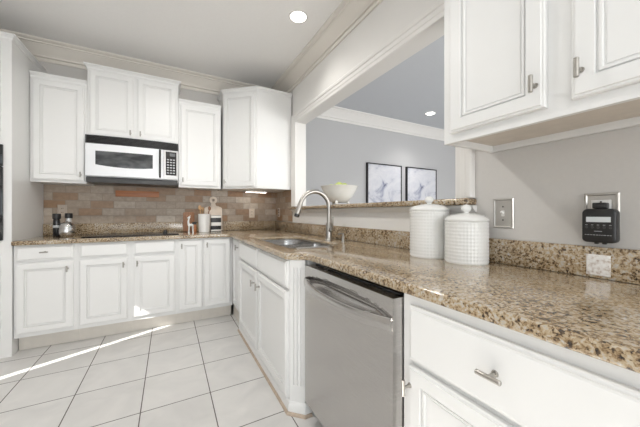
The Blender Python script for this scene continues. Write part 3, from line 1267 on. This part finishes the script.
# white figurine: a standing long-necked animal
t_ = thing('animal_figurine', 'small white long-necked animal figurine in front of the brown cutting board', 'figurine', (.205, 3.42, CT1))
b = B()
b.tube([(-.012, 0, .075), (.0, 0, .088), (.018, 0, .092), (.034, 0, .082)], .016, 12, [.012, .016, .016, .011])
for x, y, tx in ((-.008, -.009, -.014), (-.004, .009, -.006), (.030, -.009, .034), (.026, .009, .030)):
    b.tube([(x, y, .08), (x * .5 + tx * .5, y, .045), (tx, y, .0)], .006, 8, [.008, .0055, .006])
b.tube([(-.010, 0, .088), (-.016, 0, .125), (-.010, 0, .160), (-.002, 0, .178)], .009, 10, [.013, .009, .0075, .008])
b.tube([(.004, 0, .180), (-.010, 0, .178), (-.024, 0, .166)], .008, 10, [.008, .009, .005])
b.tube([(.0, .004, .186), (.004, .006, .202)], .003, 6, [.0035, .0015])
b.tube([(.0, -.004, .186), (.004, -.006, .202)], .003, 6, [.0035, .0015])
obj('figure', b, 'ceramic_white', t_, 60)
t_ = thing('amber_jar', 'small amber jar with dark lid between figurine and crock', 'jar', (.258, 3.53, CT1))
b = B(); b.lathe([(0, 0), (.024, 0), (.027, .005), (.027, .075), (.022, .09), (0, .09)], n=24)
obj('jar', b, 'wood_orange', t_)
b = B(); b.lathe([(0, .0905), (.024, .0905), (.024, .115), (.021, .118), (0, .118)], n=24)
obj('lid', b, 'dark_grey', t_)

# wooden strip on the tiles
b = B(); b.box(-.513, -.10, YB - .0345, YB - .0105, 1.325, 1.392, .004)
tag(obj('wooden_wall_strip', b, 'wood_orange'), 'orange-brown wooden strip fixed on the tiles above the cooktop', 'strip')


# ------------------------------------------------------------------ outlets and switches
def plate(name, label, loc, rot, mat, wd=.075, ht=.12, kind='duplex', inner='plate_white', hole='black_void', group=None, cat='outlet'):
    r = thing(name, label, cat, loc, rot, group)
    b = B(); b.relief(-wd / 2, wd / 2, -ht / 2, ht / 2, [(0, 0), (0, .002), (.003, .006), (.007, .0065), (.010, .004), (.012, .004)], 0)
    obj('plate', b, mat, r, 30)
    if kind == 'duplex':
        for s in (-1, 1):
            b = B(); b.box(-.016, .016, -.0055, -.0035, s * .020 - .014, s * .020 + .014, .0008)
            f = obj('socket', b, inner, r)
            b = B()
            for x in (-.006, .006):
                b.box(x - .0015, x + .0015, -.0060, -.0050, s * .020 - .004, s * .020 + .006)
            obj('slot', b, hole, f, 0)
        b = B(); b.cyl((0, -.004, 0), (0, -.006, 0), .003, .003, 10)
        obj('screw', b, 'nickel', r)
    elif kind == 'toggle':
        b = B(); b.box(-.006, .006, -.0065, -.003, -.013, .013, .0008)
        obj('collar', b, inner, r)
        b = B(); b.prism([(-.004, -.005), (.004, -.005), (.0035, .005), (-.0035, .005)], 0, .017, .001,
                         M4=Matrix.Translation((0, -.005, .001)) @ Matrix.Rotation(PI / 2 - .35, 4, 'X'))
        obj('toggle', b, inner, r)
        for s in (-1, 1):
            b = B(); b.cyl((0, -.004, s * .030), (0, -.0062, s * .030), .0035, .003, 12)
            obj('screw', b, 'dark_grey', r)
    return r


plate('wall_outlet', 'tan outlet on the tiles above the black-capped mill at left', (-.955, YB - .0105, 1.17), 0, 'plate_stone', inner='plate_stone')
plate('wall_outlet', 'cream outlet on the back tiles under the corner cabinet', (.985, YB - .0105, 1.14), 0, 'marble_board', inner='marble_board')
r = plate('wall_outlet', 'outlet with black sockets on the right wall tiles beside the corner', (XR - .0105, 3.60, 1.150), ROT, 'plate_stone', kind='none')
for s in (-1, 0, 1):
    b = B(); b.box(-.012, .012, -.0065, -.0035, s * .036 - .012, s * .036 + .012, .001)
    obj('socket', b, 'black_plastic', r)
plate('light_switch', 'brushed metal light switch plate on the grey wall right of the canisters', (XR - .0005, .706, 1.146), ROT, 'plate_silver',
      .088, .135, 'toggle', cat='switch')
r = plate('wall_outlet', 'framed pale metal outlet plate behind the black timer', (XR - .0005, .381, 1.150), ROT, 'plate_silver', .092, .138, 'none')
b = B(); b.box(-.026, .026, -.0052, -.0035, -.044, .044, .001)
obj('inner_plate', b, 'plate_white', r)
b = B(); b.cyl((0, -.005, .037), (0, -.0065, .037), .003, .003, 10)
obj('screw', b, 'dark_grey', r)
# thin pale mottled square on the face of the upstand
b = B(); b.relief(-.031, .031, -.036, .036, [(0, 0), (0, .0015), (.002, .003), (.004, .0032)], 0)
m2, nt2, p2_ = newmat('pale_mottle')
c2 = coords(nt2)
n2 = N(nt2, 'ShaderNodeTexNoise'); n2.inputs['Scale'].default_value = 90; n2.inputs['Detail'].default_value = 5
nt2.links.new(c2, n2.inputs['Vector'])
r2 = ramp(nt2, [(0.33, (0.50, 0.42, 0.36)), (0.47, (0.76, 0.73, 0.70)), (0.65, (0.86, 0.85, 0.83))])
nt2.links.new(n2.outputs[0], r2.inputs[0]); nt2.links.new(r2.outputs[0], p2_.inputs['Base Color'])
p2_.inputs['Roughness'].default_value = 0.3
o = obj('mottled_square', b, 'pale_mottle')
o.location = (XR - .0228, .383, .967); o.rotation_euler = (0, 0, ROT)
tag(o, 'pale mottled square on the granite upstand below the timer', 'cover plate')

# plug-in timer
tm = thing('plug_in_timer', 'black plug-in digital timer with a pale display hanging on the wall outlet', 'timer', (XR - .0065, .376, 1.105), ROT)
b = B()
b.prism(rounded([(-.043, -.058), (.043, -.058), (.043, .058), (-.043, .058)], [.013, .013, .016, .016], 5), 0, .042, .005, 3,
        M4=Matrix.Rotation(PI / 2, 4, 'X'))
bd = obj('body', b, 'black_plastic', tm, 40)
b = B(); b.box(-.018, .018, -.036, -.004, .0585, .079, .004)
obj('plug_top', b, 'black_plastic', tm)
b = B(); b.box(-.031, .031, -.0432, -.0410, .012, .030, .0008)
obj('display', b, 'lcd', tm, 0, label='pale grey digital display')
for k in range(5):
    x = -.030 + .015 * k
    b = B(); b.cyl((x, -.042, -.006), (x, -.0435, -.006), .0042, .0038, 12)
    bt = obj('button', b, 'dark_grey', tm)
    b = B(); b.box(x - .003, x + .003, -.0428, -.0418, .0015, .0030)
    obj('button_caption', b, 'print_grey', bt, 0)
b = B()
x = -.034
random.seed(3)
while x < .030:
    l = random.uniform(.003, .008); b.box(x, x + l, -.0427, -.0417, -.033, -.0312); x += l + .002
b.box(-.010, .010, -.0427, -.0417, -.020, -.0182)
obj('print_line', b, 'print_grey', tm, 0)
b = B(); b.box(-.014, -.004, -.030, -.014, -.064, -.0575, .002); b.box(.006, .016, -.030, -.014, -.064, -.0575, .002)
obj('socket_foot', b, 'black_plastic', tm)


# ------------------------------------------------------------------ canisters
def canister(label, loc, R, H, kr):
    o = thing('canister', label, 'canister', loc, 0, 'white ribbed canisters on the counter')
    # woven relief: upright ribs crossed by ring grooves
    prof = [(0, 0), (R * .97, 0), (R * .99, .004)]
    n = int(H / .0055)
    for k in range(n + 1):
        z = .006 + (H - .012) * k / n
        prof.append((R * (1.0 - (.022 if k % 3 == 2 else 0)), z))
    prof += [(R * .99, H - .003), (R * .95, H), (R * .90, H), (R * .90, H - .02), (0, H - .02)]
    b = B(); b.lathe(prof, n=168, fn=lambda r, z, a: r if (z < .005 or z > H - .005 or r < R * .97) else r * (1 - (.022 if int(a / (2 * PI) * 168 + .5) % 4 == 0 else 0)))
    obj('jar', b, 'ceramic_white', o, 60)
    b = B()
    b.lathe([(0, H + .0005), (R * .99, H + .0005), (R * 1.01, H + .004), (R * 1.01, H + .010), (R * .97, H + .015), (R * .80, H + .026), (R * .45, H + .034),
             (R * .2, H + .037), (0, H + .038)], n=56)
    l = obj('lid', b, 'ceramic_white', o, 50)
    b = B()
    b.lathe([(0, H + .034), (kr * .55, H + .035), (kr * .5, H + .042), (kr * .75, H + .046), (kr, H + .056), (kr * .95, H + .066), (kr * .6, H + .075), (0, H + .078)], n=28)
    obj('knob', b, 'ceramic_white', l, 60)


canister('taller white ribbed ceramic canister with knobbed lid, left of the pair', (1.206, 1.008, CT1), .098, .238, .022)
canister('shorter white ribbed ceramic canister with knobbed lid, nearer the light switch', (1.214, .806, CT1), .092, .190, .022)

# ------------------------------------------------------------------ bowl of limes on the ledge
bw = thing('serving_bowl', 'large white footed bowl on the granite ledge of the pass-through', 'bowl', (1.40, 2.19, 1.2245))
b = B(); b.lathe([(0, .018), (.06, .018), (.085, .028), (.125, .075), (.155, .125), (.172, .165), (.176, .168), (.172, .170), (.166, .166), (.148, .125),
                  (.117, .078), (.078, .036), (0, .030)], n=56)
obj('shell', b, 'ceramic_bowl', bw, 50)
for k in range(3):
    a = -.35 + 2 * PI * k / 3
    b = B(); b.tube([(.075 * math.cos(a), .075 * math.sin(a), .028), (.088 * math.cos(a), .088 * math.sin(a), .012), (.094 * math.cos(a), .094 * math.sin(a), .0)], .01, 10, [.016, .012, .009])
    obj('foot', b, 'ceramic_bowl', bw)
lim = [(-.03, -.05, .155), (.045, -.02, .153), (0, .045, .150), (-.07, .025, .140), (.01, -.005, .108), (.075, .05, .126)]
lab = ['pale green lime heaped in the bowl, nearest the kitchen', 'pale green lime in the bowl on the side toward the pictures', 'green lime at the back of the white bowl',
       'green lime against the far left rim of the white bowl', 'lime at the bottom of the white bowl', 'lime against the right rim of the white bowl']
for (x, y, z), lb in zip(lim, lab):
    o = thing('lime', lb, 'lime', (1.40 + x, 2.19 + y, 1.2445 + z), random.uniform(0, 3), 'limes in the white bowl')
    b = B(); b.lathe([(0, -.040), (.005, -.038), (.016, -.032), (.027, -.018), (.030, 0), (.027, .018), (.016, .031), (.005, .037), (0, .039)], (0, 0, 0), (1, 0, .2), 20)
    obj('fruit', b, 'lime_green', o, 60)


# ------------------------------------------------------------------ pictures in the dining room
def picture(label, x0, x1, z0, z1):
    o = thing('framed_picture', label, 'picture', ((x0 + x1) / 2, YB - .002, z0), 0, 'framed abstracts on the dining wall')
    wd, h = x1 - x0, z1 - z0
    b = B()
    t = .018
    b.box(-wd / 2, -wd / 2 + t, -.042, 0, 0, h)
    b.box(wd / 2 - t, wd / 2, -.042, 0, 0, h)
    b.box(-wd / 2 + t, wd / 2 - t, -.042, 0, 0, t)
    b.box(-wd / 2 + t, wd / 2 - t, -.042, 0, h - t, h)
    obj('frame', b, 'frame_black', o)
    b = B(); b.box(-wd / 2 + t, wd / 2 - t, -.034, -.002, t, h - t)
    obj('canvas', b, 'art_clouds', o)


picture('black framed pale abstract picture on the dining wall, nearer the bowl', 2.93, 3.715, 1.20, 1.995)
picture('black framed pale abstract picture on the dining wall, further from the bowl', 3.845, 4.65, 1.20, 1.995)


# ------------------------------------------------------------------ recessed lights
def downlight(label, x, y, power, r=.078, z=ZC, wide=120):
    o = thing('ceiling_light', label, 'light', (x, y, z), 0, 'recessed ceiling lights')
    b = B(); b.lathe([(r * .86, -.001), (r * .88, -.004), (r * 1.05, -.003), (r * 1.08, -.0005)], n=36)
    obj('trim_ring', b, 'trim_white', o)
    b = B(); b.lathe([(0, -.0022), (r * .86, -.0022), (r * .86, -.0008), (0, -.0008)], n=36)
    obj('lens', b, 'lamp_glow', o)
    d = bpy.data.lights.new('lamp', 'SPOT')
    d.energy = power
    d.spot_size = math.radians(wide)
    d.spot_blend = 0.8
    d.shadow_soft_size = .07
    d.color = (1.0, .97, .93)
    lo = bpy.data.objects.new('lamp', d)
    COL.objects.link(lo)
    lo.parent = o
    lo.location = (0, 0, -.03)


downlight('recessed round ceiling light above the kitchen counter run', .98, 2.19, 9)
downlight('recessed round light in the dining room ceiling', 3.80, 3.15, 22, .078, ZD)
downlight('added out-of-view recessed ceiling light over the middle of the tiled floor', -.05, 1.95, 52, wide=168)  # unseen lamp added to brighten the far half of the kitchen
downlight('recessed round ceiling light behind the camera on the left', -.9, .9, 5)
downlight('recessed round ceiling light behind the camera near the window', .2, -1.3, 5)

# slim lamp under the corner wall cabinet
t_ = thing('under_cabinet_light', 'slim lamp glowing under the diagonal corner wall cabinet', 'light', (1.0, 3.58, 1.43))
b = B(); b.box(-.14, .14, -.025, .025, -.018, -.0005, .003)
obj('housing', b, 'plate_white', t_)
b = B(); b.box(-.13, .13, -.018, .018, -.0195, -.0182)
obj('lens', b, 'strip_glow', t_)
